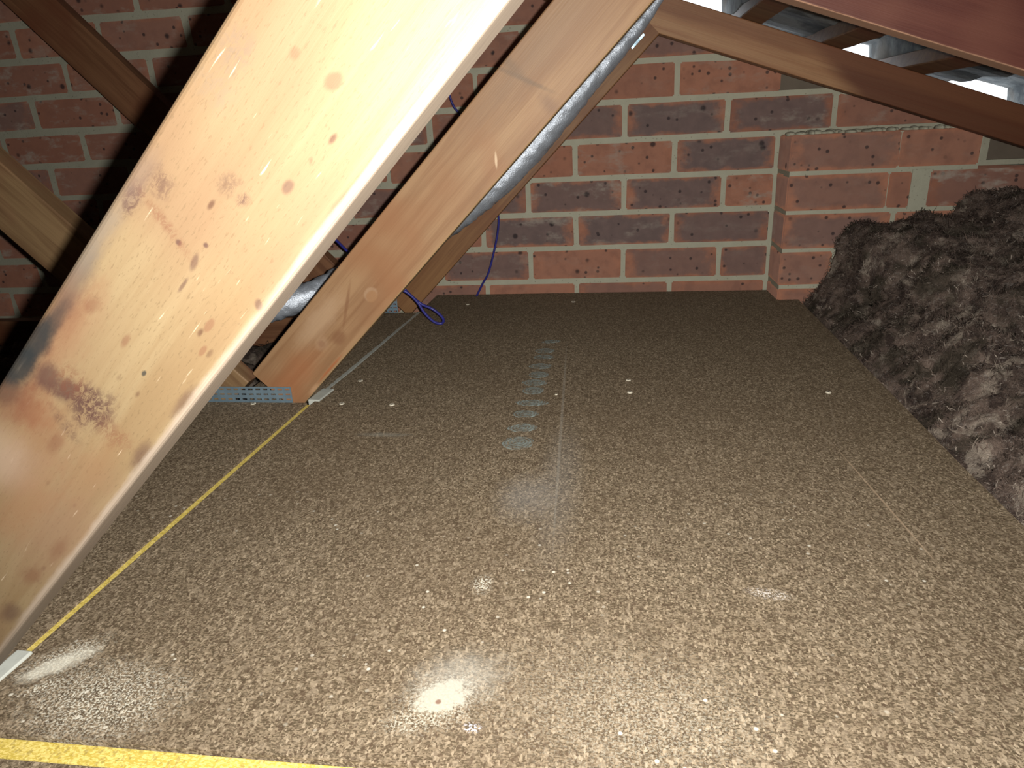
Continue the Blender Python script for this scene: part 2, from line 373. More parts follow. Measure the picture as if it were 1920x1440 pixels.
def foil_mat():
    n = NT('foil', 0.42, 0.5, 0.55)
    c = n.mix(n.noise(60, 3), (0.54, 0.585, 0.66), (0.36, 0.40, 0.47))
    return n.done(c, n.bump(n.noise(420, 3, 0.7), 0.6, 0.0015, n.bump(n.noise(70, 2), 0.5, .003)), n.lin(n.noise(120), 0, 1, .25, .5))
M_foil = foil_mat()
def plate_mat():
    n = NT('galvanised_plate', 0.42, 0.5, 0.75)
    xyz = n.sep(n.P)
    c = n.mix(n.noise(50, 3), (0.42, 0.58, 0.70), (0.28, 0.40, 0.50))
    return n.done(c, n.bump(n.noise(150, 2), 0.3, .001))
M_plate = plate_mat()
M_blue = plain('blue_cable_sheath', (0.035, 0.035, 0.24), 0.4, var=.3, bumps=.05)
M_pack = plain('pale_packer', (0.50, 0.52, 0.48), 0.5, var=.25, scale=60)
M_screw = plain('screw_zinc', (0.62, 0.57, 0.46), 0.35, var=.2)
M_slotm = plain('screw_recess', (0.05, 0.045, 0.04), 0.6)
def dab_mat():
    n = NT('dried_adhesive', 0.5, 0.3)
    xyz = n.sep(n.P)
    r = n.length(n.map(sc=(1, 1, 0)))
    c = n.mix(n.noise(200, 3), (0.36, 0.42, 0.40), (0.25, 0.30, 0.29))
    ring = n.m1('SINE', n.m1('MULTIPLY', n.m1('ADD', r, n.m1('MULTIPLY', n.noise(60, 2), 0.008)), 1300.0))
    al = n.m1('ADD', n.lin(ring, -1, 1, 0.15, 0.62), n.lin(n.noise(110, 4, .7), 0.35, 0.65, -.3, .25), True)
    n.put(n.b.inputs['Alpha'], al)
    return n.done(c)
M_dab = dab_mat()
def wool_mat():
    n = NT('insulation_wool', 0.95, 0.1)
    a = n.noise(22, 6, 0.7, dist=1.2)
    c = n.mix(n.rng(a, 0.36, 0.62), (0.060, 0.042, 0.036), (0.225, 0.165, 0.135))
    c = n.mix(n.rng(n.noise(24, 4, 0.6, dist=.8, loc=(4, 4, 4)), 0.55, 0.66, 0, .8), c, (0.42, 0.35, 0.285))
    c = n.mix(n.rng(n.noise(150, 4, .75, sc=(.5, 1, 1), dist=1), 0.54, 0.68, 0, .6), c, (0.42, 0.37, 0.33))
    c = n.mix(n.rng(n.noise(13, 3, .6, loc=(9, 1, 4)), 0.50, 0.62, 0, .65), c, (0.050, 0.044, 0.030))
    return n.done(c, n.bump(n.noise(330, 4, 0.8, dist=1.5), 0.9, 0.004, n.bump(a, .8, .012)))
M_wool = wool_mat()
M_fibre_dark = plain('wool_fibre_brown', (0.20, 0.145, 0.115), .9, var=.6, scale=60, spec=.1)
M_fibre_pale = plain('wool_fibre_pale', (0.38, 0.32, 0.27), .9, var=.5, scale=60, spec=.15)

# ------------------------------------------------------------------ brick gable wall (front face y = 0) and its engaged pier (front face y = -0.11)
MOD, CRS, Z0 = 0.24, 0.086, 0.0303
def mortar_z(r): return Z0 + r*CRS
rnd = random.Random(5)
# (row, start in modules) -> (tone 0..1, dark centre 0..1, smear)
KNOWN = {(5, 1): (.35, .15, .1), (5, 2): (.1, .1, .3), (5, 0): (.5, .3, .5), (4, .5): (.3, .9, .1), (4, 1.5): (.3, 1, .3), (4, 2.5): (.7, .95, .55), (4, -.5): (.5, .4, .5),
         (3, 0): (.45, .0, .15), (3, 1): (.15, .15, .5), (3, 2): (.3, 1, .25), (2, -.5): (.6, .9, .1), (2, .5): (.2, .9, .75), (2, 1.5): (.2, .95, .3), (2, 2.5): (.0, .15, .7),
         (1, -1): (.3, .1, .1), (1, 0): (.25, 1, .7), (1, 1): (.2, 1, .45), (1, 2): (.5, .9, .15), (0, -.5): (.4, .85, .35), (0, .5): (.05, .2, .1), (0, 1.5): (.2, .7, .1), (0, 2.5): (.45, .8, .1),
         (-1, 0): (.1, .15, .2), (-1, 1): (.3, .5, 0), (-1, 2): (.2, .3, 0), (-1, -1): (.3, .5, .2), (6, 1.5): (.3, .7, .1), (6, .5): (.4, .6, .2)}
def rake(x): return 0.803-0.34*x-0.028
def add_brick(bm, x0, x1, z0, z1, y0, y1, prm, j=0.0012, cut=False):
    b2 = bmesh.new(); box_bm(x0, x1, y0, y1, z0, z1, bm=b2)
    if cut:
        for v in b2.verts:
            if v.co.z > z0+.001: v.co.z = max(z0+.007, min(z1, rake(v.co.x)))
    for v in b2.verts: v.co += Vector((rnd.uniform(-j, j), rnd.uniform(-j, j)*.6 if v.co.y < (y0+y1)/2 else 0, rnd.uniform(-j, j)))
    bmesh.ops.bevel(b2, geom=b2.edges[:], offset=0.0028, segments=2, affect='EDGES')
    uvl = b2.loops.layers.uv.new('UVMap'); cl = b2.verts.layers.float_color.new('brick')
    cx, cz, cyy = (x0+x1)/2, (z0+z1)/2, (y0+y1)/2; half = (x1-x0)/2
    for f in b2.faces:
        side = abs(f.normal.x) > 0.7
        for l in f.loops:
            c = l.vert.co
            if side: l[uvl].uv = ((c.y-cyy)*1.0, c.z-cz)
            else:
                u = c.x-cx; s = 0.115-half    # keep the distance to the brick's ends the same on cut bricks
                l[uvl].uv = ((abs(u)+s)*(1 if u >= 0 else -1) if abs(u) > half*.5 else u, c.z-cz)
    for v in b2.verts: v[cl] = (*prm, 1)
    me = bpy.data.meshes.new('tmp'); b2.to_mesh(me); b2.free(); bm.from_mesh(me); bpy.data.meshes.remove(me)
def raf_top(x): return 0.803 - 0.34*x if x > -1.9 else 0.803+0.34*(1.9+(x+1.9))
bm = bmesh.new()
WX0 = -4.0
for r in range(-2, 17):
    off = 0.0 if r % 2 else 0.5
    z0 = mortar_z(r)+0.0065; z1 = mortar_z(r+1)-0.0065
    k = math.floor(WX0/MOD)+off
    while k*MOD < 1.74:
        x0, x1 = k*MOD+0.0062, (k+1)*MOD-0.0062
        k0 = k; k += 1
        if r <= 3 and x0 > 0.72: continue               # behind the pier
        if r <= 3 and x1 > 0.715: x1 = 0.716
        cut = False
        if x1 > -1.9 and z1 > rake(x1):                 # bricks cut to the rake, hidden by the rafter
            lim = (0.803-0.028-0.009-z0)/0.34
            if r == 5: lim = min(lim, 0.7145)
            if lim < x0+0.03: continue
            x1 = min(x1, lim); cut = True
        if x0 < -1.9 and z1 > 0.803+0.34*1.9*2+0.34*(x0)+0.0: continue
        g = KNOWN.get((r, k0))
        if not g:
            if k0 < -1: g = (rnd.uniform(.4, 1), rnd.choice((.1, .2, .35, .7)), rnd.uniform(.35, .8))
            else: g = (rnd.uniform(.1, .6), rnd.choice((.1, .3, .9)), rnd.uniform(.1, .5))
        jx = .0024 if (k0 < -1) else 0
        add_brick(bm, x0+jx, x1-jx, z0+jx*.8, z1-jx*.8, 0.0, 0.10, g, .0012 if k0 > -1 else .003, cut)
wall = struct('wall_back', bm, M_brick, 'raked gable wall of mottled orange and purple-brown bricks with pale mortar')
# mortar body, stepped with the courses
bm = bmesh.new()
for r in range(-2, 17):
    z0, z1 = mortar_z(r)-(0.005 if r > -2 else 0), mortar_z(r+1)-0.005
    zt = z1 - .0
    xr = min(1.74, (0.803-0.03-zt)/0.34)
    xl = WX0
    if zt > 0.803+0.34*1.9*2+0.34*WX0: xl = (zt-0.803-0.34*3.8)/0.34
    if xl < xr: box_bm(xl, xr-0.002, 0.0045, 0.098, z0, z1, bm=bm)
    xj = min(1.74, (0.803-0.034-mortar_z(r)-.0065)/0.34)
    if xj > xr: box_bm(xr-.01, xj, 0.0046, 0.09, mortar_z(r)-.0064, mortar_z(r)+.0064, bm=bm)
mo = obj('mortar', bm, M_mortar, wall)
# ragged filler added behind the rafter to block sky gaps; dark for the shaded step
bm = bmesh.new(); rr = random.Random(8); ps = []
for i in range(81):
    x = -1.88+(1.74+1.88)*i/80
    ps.append((x, 0.7286-0.34*x-0.040+rr.uniform(-.006, .004), 0.803-0.34*x-0.030))
vf = [[bm.verts.new((x, y, z)) for x, lo_, hi_ in ps for z in ()] for y in (0,)]
fr = [(bm.verts.new((x, .02, a)), bm.verts.new((x, .02, b)), bm.verts.new((x, .09, a)), bm.verts.new((x, .09, b))) for x, a, b in ps]
for p_, q_ in zip(fr, fr[1:]):
    for a, b in ((0, 1), (1, 3), (3, 2), (2, 0)): bm.faces.new((p_[a], q_[a], q_[b], p_[b]))
bmesh.ops.recalc_face_normals(bm, faces=bm.faces[:])
obj('rake_gap_filler', bm, plain('dark_gap_filler', (0.16, 0.13, 0.10), .9), wall)
# pier
bm = bmesh.new()
PX0, PYF = 0.722, -0.11
rows = {3: [(0, .228, .10, .55, .1), (.2285, .392, .05, .25, .1)], 2: [(0, .215, .05, .55, .1), (.2155, .262, .4, .2, 0), (.300, .56, .8, .4, .8)],
        1: [(0, .23, .15, .75, .2), (.24, .47, .2, .4, .2), (.48, .71, .3, .4, .2)], 0: [(0, .115, .0, .5, .1), (.125, .355, .3, .4, .1), (.365, .595, .3, .4, .1)],
        -1: [(0, .23, .1, .4, .1), (.24, .47, .1, .4, .1)], -2: [(0, .23, .1, .4, .1), (.24, .47, .1, .4, .1)]}
for r, l in rows.items():
    for (a, b, t, d_, s_) in l:
        add_brick(bm, PX0+a, PX0+b, mortar_z(r)+0.005, mortar_z(r+1)-0.005+(0.0 if r == 3 else 0), PYF, -0.002, (t, d_, s_))
pier = struct('wall_right', bm, M_brick, 'short engaged brick pier stepping forward at the right of the gable wall')
bm = bmesh.new()
for r in range(-2, 4):
    xe = {3: .394, 2: .565}.get(r, .72)
    box_bm(PX0+0.003, PX0+xe, PYF+0.0035, 0.004, mortar_z(r)-0.005, mortar_z(r+1)-0.006 if r == 3 else mortar_z(r+1)-0.005, bm=bm)
box_bm(PX0+0.262, PX0+0.300, PYF+0.001, 0.0, mortar_z(2), mortar_z(3), bm=bm)
pm = obj('mortar', bm, M_mortar, pier)
# ragged mortar droppings along the pier's top bed
bm = bmesh.new(); rr = random.Random(3)
for i in range(46):
    x = PX0+0.01+0.37*i/46+rr.uniform(-.004, .004)
    if rr.random() < .25: continue
    m = Matrix.Translation((x, PYF+0.03+rr.uniform(0, .05), mortar_z(4)-0.003)) @ Matrix.Diagonal((rr.uniform(.006, .014), .02, rr.uniform(.003, .008), 1))
    bmesh.ops.create_icosphere(bm, subdivisions=2, radius=1, matrix=m)
obj('mortar_crumbs', bm, M_mortar, pier, smooth=True)

# ------------------------------------------------------------------ roof covering, side and rear closures, ceiling lining
SL = math.atan(0.34); CS, SN = math.cos(SL), math.sin(SL)
RIDGE_X = -1.9
YV, YB = 0.125, -4.0
def roof(sign, name, label):
    bm = bmesh.new()
    # profile in x-z along one slope, measured down the slope from the ridge; pitch of the courses 0.312 in x
    xs = []
    k0 = 0.475
    k = k0
    while k > RIDGE_X+.02: k -= 0.313
    prof = []
    LO_, HI_ = 0.034, 0.078
    wins = [(0.49, 0.588), (0.855, 0.937), (1.10, 1.262), (1.42, 1.55)]
    x = 0.18
    while x > RIDGE_X+.1: wins.insert(0, (x, x+.1)); x -= 0.32
    prof = [(RIDGE_X, LO_)]
    for (wa, wb) in wins: prof += [(wa-.006, LO_), (wa, HI_-.006), (wb, HI_), (wb+.006, LO_-.004)]
    prof.append((1.9, LO_))
    pts = []
    for (px, h) in prof:
        px = max(px, RIDGE_X)
        pts.append((px, 0.803-0.34*px+h))
    def mx(q): return q if sign > 0 else 2*RIDGE_X-q
    # wavy along y so each course shows its rolls
    ny = 90
    low, top = [], []
    for j in range(ny+1):
        y = YB+(YV-YB)*j/ny
        w = 0.004*math.sin(y*2*math.pi/0.15)
        low.append([bm.verts.new((mx(a), y, b+w)) for a, b in pts]); top.append([bm.verts.new((mx(a), y, b+w+0.03)) for a, b in pts])
    for j in range(ny):
        for i in range(len(pts)-1):
            bm.faces.new((low[j][i], low[j][i+1], low[j+1][i+1], low[j+1][i])); bm.faces.new((top[j][i], top[j+1][i], top[j+1][i+1], top[j][i+1]))
    for i in range(len(pts)-1):
        for j in (0, ny): bm.faces.new((low[j][i], top[j][i], top[j][i+1], low[j][i+1]))
    for j in range(ny):
        for i in (0, len(pts)-1): bm.faces.new((low[j][i], low[j+1][i], top[j+1][i], top[j][i]))
    bmesh.ops.recalc_face_normals(bm, faces=bm.faces[:])
    return struct(name, bm, M_tile, label)
roof(1, 'ceiling', 'undersides of the grey roof tiles sloping down to the right')
roof(-1, 'ceiling.001', 'roof tile slope beyond the ridge')
bx = []
for i, x in enumerate([-0.05, 0.115, 0.28, 0.445, 0.61, 0.775, 0.94, 1.345, 1.50]):
    z = 0.803-0.34*x
    bm = box_bm(-0.024, 0.024, YB+.3, YV-0.04, 0.0005, 0.032, 0.002, 1)
    m = Matrix.Translation((x, 0, z+.0)) @ Matrix.Rotation(SL, 4, 'Y')
    o = obj('roof_batten', bm, M_batten, mw=m)
    lab = {4: 'dark timber roof batten hidden behind the top of the middle brace', 5: 'dark roof batten between the first and middle daylight gaps, nearer the middle one', 6: 'dark roof batten between the middle and the longest daylight gaps', 7: 'dark roof batten low on the slope, past the longest daylight gap'}.get(i)
    lab0 = {4: 'dark timber roof batten at the first daylight gap, nearest the top of the frame', 5: 'dark roof batten beside the middle daylight gap above the far rafter',
           6: 'dark roof batten beside the lowest and longest daylight gap'}.get(i)
    tag(o, lab or 'dark timber roof batten under the tiles, out of sight behind the rafters', 'roof batten', 'battens under the roof tiles')
bm = box_bm(1.75, 1.80, YB, 0.12, -0.15, 0.3); struct('wall_left', bm, M_outwall, 'eaves side closing the low edge of the roof space').name = 'wall_eaves'
bm = box_bm(-4.0, 1.75, YB, YB+.05, -0.15, 1.5); struct('wall_front', bm, M_outwall, 'far closure of the roof space behind the viewer')
bm = box_bm(-4.05, -4.0, YB, 0.12, -0.15, 1.4); struct('wall_left', bm, M_outwall, 'far left closure of the roof space')
bm = box_bm(-4.0, 1.75, YB, 0.0, -0.160, -0.150); struct('ceiling.002', bm, M_plaster, 'dusty back of the plasterboard ceiling below the joists')

# ------------------------------------------------------------------ floor sheets
TH = 0.019
MAIN = [(-0.187, -1.427), (0.742, -1.423), (0.744, -1.08), (0.746, -0.953), (0.756, -0.667), (0.775, -0.03), (0.775, -0.006), (-0.138, -0.006), (-0.1375, -0.177), (-0.1565, -0.62), (-0.1665, -0.735), (-0.179, -1.17)]
floor = struct('floor', prism_bm(MAIN, -TH, 0, 0.0008), M_chip, 'main speckled brown particleboard floor sheet filling the foreground')
y0 = -0.0055
obj('tongue', box_bm(-0.187, 0.742, -1.4425, -1.427, -0.014, -0.0045, 0.001), M_yel, floor)['label'] = 'yellow tongue along the near edge of the sheet'
left = struct('floor.001', prism_bm([(-0.30, -1.366), (-0.1945, -1.366), (-0.190, -1.17), (-0.1775, -0.774), (-0.95, -0.774), (-0.95, -1.366)][::1], -TH, 0, 0.0008), M_chip2,
              'particleboard sheet left of the yellow joint, between the front and middle braces')
bmt = prism_bm([(-0.1965, -1.4245), (-0.1875, -1.4245), (-0.1795, -1.17), (-0.168, -0.776), (-0.1785, -0.776), (-0.1905, -1.17)], -0.013, -0.0035)
obj('tongue', bmt, M_yel, left)['label'] = 'yellow tongue showing in the joint'
far = struct('floor.002', prism_bm([(-0.31, -0.726), (-0.1695, -0.726), (-0.1595, -0.62), (-0.1425, -0.190), (-0.31, -0.190)], -TH, 0, 0.0008), M_chip2,
             'narrow dark particleboard strip between the middle and far braces')
# pale chipped edge showing in the far joint
bm = bmesh.new(); rr = random.Random(9); pa, pb = Vector((-0.1672, -0.715)), Vector((-0.1395, -0.185))
N_ = 60; l_, r_ = [], []
for i in range(N_+1):
    c = pa.lerp(pb, i/N_); w = 0.0042+rr.uniform(-.0012, .0012)
    l_.append(bm.verts.new((c.x-w+.001, c.y, 0.0006))); r_.append(bm.verts.new((c.x+w*.6+.001, c.y, 0.0006)))
lb_ = [bm.verts.new(v.co-Vector((0, 0, .004))) for v in l_]; rb_ = [bm.verts.new(v.co-Vector((0, 0, .004))) for v in r_]
for i in range(N_):
    bm.faces.new((l_[i], r_[i], r_[i+1], l_[i+1])); bm.faces.new((l_[i], l_[i+1], lb_[i+1], lb_[i])); bm.faces.new((r_[i], rb_[i], rb_[i+1], r_[i+1]))
obj('chipped_edge', bm, plain('pale_chipped_edge', (0.42, 0.43, 0.39), .8), floor)['label'] = 'pale chipped edge of the sheet along the far joint'
near = struct('floor.003', prism_bm([(-0.95, -3.0), (0.742, -3.0), (0.742, -1.4445), (-0.95, -1.4485)], -TH, 0, 0.0008), M_chip2,
              'next particleboard sheet beyond the yellow tongue at the bottom edge')
nl = struct('floor.004', prism_bm([(-0.95, -1.4275), (-0.1985, -1.4275), (-0.1985, -1.447), (-0.95, -1.447)], -TH, -0.001), M_chip2, 'sliver of particleboard under the foot of the front brace')

# screws
def screw(px, r=0.0047, par=floor):
    x, y = on_floor(px)
    bm = bmesh.new()
    bmesh.ops.create_cone(bm, cap_ends=True, segments=20, radius1=r, radius2=r*.82, depth=0.0016, matrix=Matrix.Translation((x, y, 0.0006)))
    o = obj('screw', bm, M_screw, par)
    b2 = box_bm(x-r*.5, x+r*.5, y-r*.11, y+r*.11, 0.0012, 0.00155); box_bm(x-r*.11, x+r*.11, y-r*.5, y+r*.5, 0.0012, 0.00155, bm=b2)
    obj('screw_recess', b2, M_slotm, o)
for q in [(676, 714), (641, 757), (735, 759), (1178, 713), (1181, 736), (1553, 736)]: screw(q)
screw((1043, 740), .0025); screw((877, 571), .005); screw((1075, 566), .006)
screw((475, 757), .0047, left)

# dabs of dried adhesive
rr = random.Random(17)
for i, (px, wx, wy, rot) in enumerate([((1033, 641), .020, .010, .2), ((1022, 658), .019, .016, 0), ((1019, 670), .020, .014, 0), ((1014, 687), .022, .016, 0), ((1010, 703), .018, .018, 0),
        ((1003, 718), .021, .016, 0), ((1000, 733), .018, .018, 0), ((997, 756), .026, .013, 0), ((985, 777), .021, .014, 0), ((980, 803), .021, .015, .15), ((972, 831), .022, .021, 0)]):
    x, y = on_floor(px); bm = bmesh.new(); n_ = 40; rings = []
    ph = rr.uniform(0, 9)
    c0 = bm.verts.new((0, 0, 0.0012)); prev = None
    for k in range(1, 9):
        t = k/8; ring = []
        for a in range(n_):
            th = 2*math.pi*a/n_; ir = 1+.16*noise.noise(Vector((math.cos(th)*1.8+ph, math.sin(th)*1.8, i)))+(.06*noise.noise(Vector((math.cos(th)*7+ph, math.sin(th)*7, i))))
            ring.append(bm.verts.new((wx*t*ir*math.cos(th), wy*t*ir*math.sin(th), 0.0003+0.0009*abs(math.sin(k*1.9))*(k < 8))))
        for a in range(n_):
            if prev is None: bm.faces.new((c0, ring[a], ring[(a+1) % n_]))
            else: bm.faces.new((prev[a], ring[a], ring[(a+1) % n_], prev[(a+1) % n_]))
        prev = ring
    o = obj('adhesive_dab', bm, M_dab, floor, smooth=True, mw=Matrix.Translation((x, y, 0.0002+0.00005*i)) @ Matrix.Rotation(rot, 4, 'Z'))

# packers in the joint
def packer(cx, cyy, l, w, rot, label, z=0.0015):
    bm = box_bm(-w/2, w/2, -l/2, l/2, -0.012, z, 0.0012)
    for v in bm.verts:
        if v.co.z > 0: v.co.z += 0.0012*noise.noise(v.co*200)
    return tag(obj('packer', bm, M_pack, mw=Matrix.Translation((cx, cyy, 0.0)) @ Matrix.Rotation(rot, 4, 'Z')), label, 'packer', 'packers wedged in the floor joint')
packer(-0.1655, -0.742, 0.052, 0.021, -0.10, 'small pale packer wedged in the floor joint at the foot of the middle brace', .0025)
packer(-0.1890, -1.366, 0.038, 0.0150, -0.06, 'pale packer wedged in the yellow joint by the foot of the big front brace', .0025)

# ------------------------------------------------------------------ roof trusses
R2 = math.sqrt(2)
def timber(name, mat, parent, o, ang, L0, L1, w, yf, th=0.035, bev=0.0025, seg=3, ccut=None):
    """o = (x, z) of the local origin on the lower edge; x local = along, y local = across (up), z local = towards the viewer's back"""
    bm = bmesh.new()
    nseg = max(2, int((L1-L0)/0.02))
    box_bm(L0, L1, 0, w, 0, th, bm=bm)
    bmesh.ops.bevel(bm, geom=[e for e in bm.edges if abs((e.verts[0].co-e.verts[1].co).x) > 0.01], offset=bev, segments=seg, affect='EDGES', profile=.5)
    ca, sa = math.cos(ang), math.sin(ang)
    m = Matrix(((ca, -sa, 0, o[0]), (0, 0, 1, yf), (sa, ca, 0, o[1]), (0, 0, 0, 1)))
    # local z must run to +y: keep the frame, geometry is mirrored, so flip faces
    bmesh.ops.reverse_faces(bm, faces=bm.faces[:])
    bmesh.ops.recalc_face_normals(bm, faces=bm.faces[:])
    pm_ = parent.location
    m = Matrix.Translation(-pm_) @ m
    ob = bpy.data.objects.new(name, None)
    me = bpy.data.meshes.new(name)
    # bake a proper (non-mirrored) frame: object axes x, y along/across and z = -y world
    bm.transform(Matrix.Diagonal((1, 1, -1, 1))); bmesh.ops.reverse_faces(bm, faces=bm.faces[:])
    m = m @ Matrix.Diagonal((1, 1, -1, 1))
    bm.to_mesh(me); bm.free(); me.materials.append(mat)
    for pl in me.polygons: pl.use_smooth = False
    ob = bpy.data.objects.new(name, me); COL.objects.link(ob); ob.parent = parent; ob.matrix_local = m
    return ob
def nail_plate(parent, x0, x1, z0, z1, yf, rot=0.0, slots=True):
    """galvanised plate with rows of punched slots, pressed on a face"""
    bm = bmesh.new(); W_, H_ = x1-x0, z1-z0
    px_, pz_ = 0.0125, 0.0085
    nx, nz = max(2, int(W_/px_)), max(1, int(H_/pz_))
    gx = [0.0]; gz = [0.0]
    for i in range(nx):
        c = (i+.5)*W_/nx; gx += [c-.0042, c+.0042]
    for i in range(nz):
        c = (i+.5)*H_/nz; gz += [c-.0014, c+.0014]
    gx.append(W_); gz.append(H_)
    V = [[bm.verts.new((x, y, 0)) for y in gz] for x in gx]
    for i in range(len(gx)-1):
        for j in range(len(gz)-1):
            if slots and i % 2 == 1 and j % 2 == 1: continue
            bm.faces.new((V[i][j], V[i+1][j], V[i+1][j+1], V[i][j+1]))
    r = bmesh.ops.extrude_face_region(bm, geom=bm.faces[:])
    bmesh.ops.translate(bm, verts=[v for v in r['geom'] if isinstance(v, bmesh.types.BMVert)], vec=(0, 0, 0.0012))
    bmesh.ops.recalc_face_normals(bm, faces=bm.faces[:])
    for v in bm.verts: v.co.z += 0.0006*noise.noise(Vector((v.co.x*60, v.co.y*60, 0)))
    # curled teeth at the slots
    rr = random.Random(int(x0*1000))
    m = Matrix(((math.cos(rot), -math.sin(rot), 0, x0), (0, 0, -1, yf), (math.sin(rot), math.cos(rot), 0, z0), (0, 0, 0, 1)))
    o = obj('nail_plate', bm, M_plate, parent); o.matrix_local = Matrix.Translation(-parent.location) @ m
    return o
def truss(yf, cr, wA, mats, label, top_bev=.0025, rdx=0.0, wB=True, plates=True, raf_h=.071):
    t = empty('roof_truss', (-0.2, yf, -0.02), label, 'roof truss', 'timber roof trusses')
    # rising web: lower-right edge is z = x + cr
    Aend = (0.7286-cr)/1.34      # meets the underside of the rafter
    ob = timber('web', mats[0], t, (-cr/2, cr/2), math.radians(45), (2*(-0.02)-cr)/R2*1.0-0.0, (Aend*2+cr)/R2-0.0, wA, yf, bev=top_bev, seg=4)
    # falling web: upper-right edge .731 x + .682 z = -.182
    d = (-0.682, 0.731); base = (-0.182*0.731-0.096*0.731, -0.182*0.682-0.096*0.682)
    ang = math.atan2(d[1], d[0])
    # lower-left edge is the local y = w edge: build with the across axis pointing down-left
    c_ = (-0.182*0.731, -0.182*0.682)
    L0 = (0.0-0.004-c_[1])/0.731+.05
    timber('web', mats[1], t, c_, ang, L0, 1.72, 0.097, yf+0.0001)
    # top chord, lower edge z = .7286 - .34 x
    o0 = (0.0, 0.7286)
    timber('rafter', mats[2], t, o0, -SL, -1.9/CS, 1.60/CS, raf_h, yf+0.0002)
    timber('rafter', mats[1], t, (-3.8, 0.7286), SL, -0.1, 1.9/CS, raf_h, yf+0.0002)
    timber('ceiling_joist', mats[1], t, (-3.9, -0.1120), 0.0, 0, 5.55, 0.09, yf+0.0003)
    if plates:
        nail_plate(t, -0.375, -0.205, -0.055, 0.0255, yf-0.0013)
        if mats[0] is M_wood3: nail_plate(t, 0.370, 0.406, 0.5575, 0.5625, yf-0.0013, rot=math.radians(45), slots=False)
    return t
truss(-1.408, 0.194, 0.0995, (M_wood1, M_woodB2, M_raf2), 'nearest roof truss, its huge pale stained brace crossing the left foreground', .0045, plates=False)
truss(-0.766, 0.181, 0.097, (M_wood2, M_woodB2, M_raf2), 'middle roof truss with an orange knotty brace and a punched nail plate at its foot')
truss(-0.150, 0.158, 0.090, (M_wood3, M_woodB, M_raf3), 'farthest roof truss, close against the brick wall, half hidden by the middle brace')

# ------------------------------------------------------------------ foil duct
def P3(px, Y):
    d = RT*(px[0]-960)/FPX - UP*(px[1]-720)/FPX + FW
    t = (Y-CY)/d.y; return (CX+t*d.x, Y, CZ+t*d.z)
path = smooth_path([P3((1256, -30), -.33), P3((1192, 52), -.33), P3((1076, 182), -.34), P3((976, 296), -.35), P3((890, 372), -.37), P3((795, 440), -.42), P3((690, 500), -.48),
                    P3((610, 541), -.52), P3((545, 566), -.55), P3((480, 585), -.57), P3((380, 600), -.58), P3((250, 610), -.58)], 22)
def sst(a, b, x):
    t = min(1, max(0, (x-a)/(b-a))); return t*t*(3-2*t)
def dr(t):
    if t < .2: return 0.005+0.023*(t/.2)
    return 0.028+0.006*min(1, (t-.2)/.15)-.008*sst(.5, .65, t)
bm = tube_bm(path, dr, 28, wob=.12)
duct = tag(obj('foil_duct', bm, M_foil, smooth=True), 'silver foil-wrapped duct sagging behind the middle brace', 'duct')

# ------------------------------------------------------------------ blue cables
c1 = smooth_path([P3((838, 165), -.06), P3((850, 198), -.06), P3((866, 222), -.06), P3((900, 300), -.06), P3((930, 385), -.06), P3((934, 430), -.05), P3((918, 505), -.04), P3((905, 532), -.03), P3((893, 556), -.022), P3((888, 562), -.02)], 12)
tag(obj('cable', tube_bm(c1, 0.0026, 10), M_blue, smooth=True), 'thin blue cable hanging down the brick wall to the far edge of the floor', 'cable')
loop = [(-0.245, -0.40, 0.215), (-0.225, -0.36, 0.17), (-0.17, -0.33, .10), P3((752, 538), -.36), P3((768, 552), -.36), P3((790, 570), -.36), P3((812, 580), -.36), P3((830, 596), -.355), P3((829, 606), -.35), P3((815, 604), -.355), P3((797, 588), -.36), P3((783, 567), -.362), P3((764, 549), -.366), P3((745, 540), -.37)]
fixed = []
for q in loop:
    q = Vector(q); q.z = max(q.z, 0.0038) if q.x > -.155 else q.z
    fixed.append(q)
tag(obj('cable', tube_bm(smooth_path(fixed, 10), 0.0030, 10), M_blue, smooth=True), 'looped blue cable end poking out from under the middle brace', 'cable')

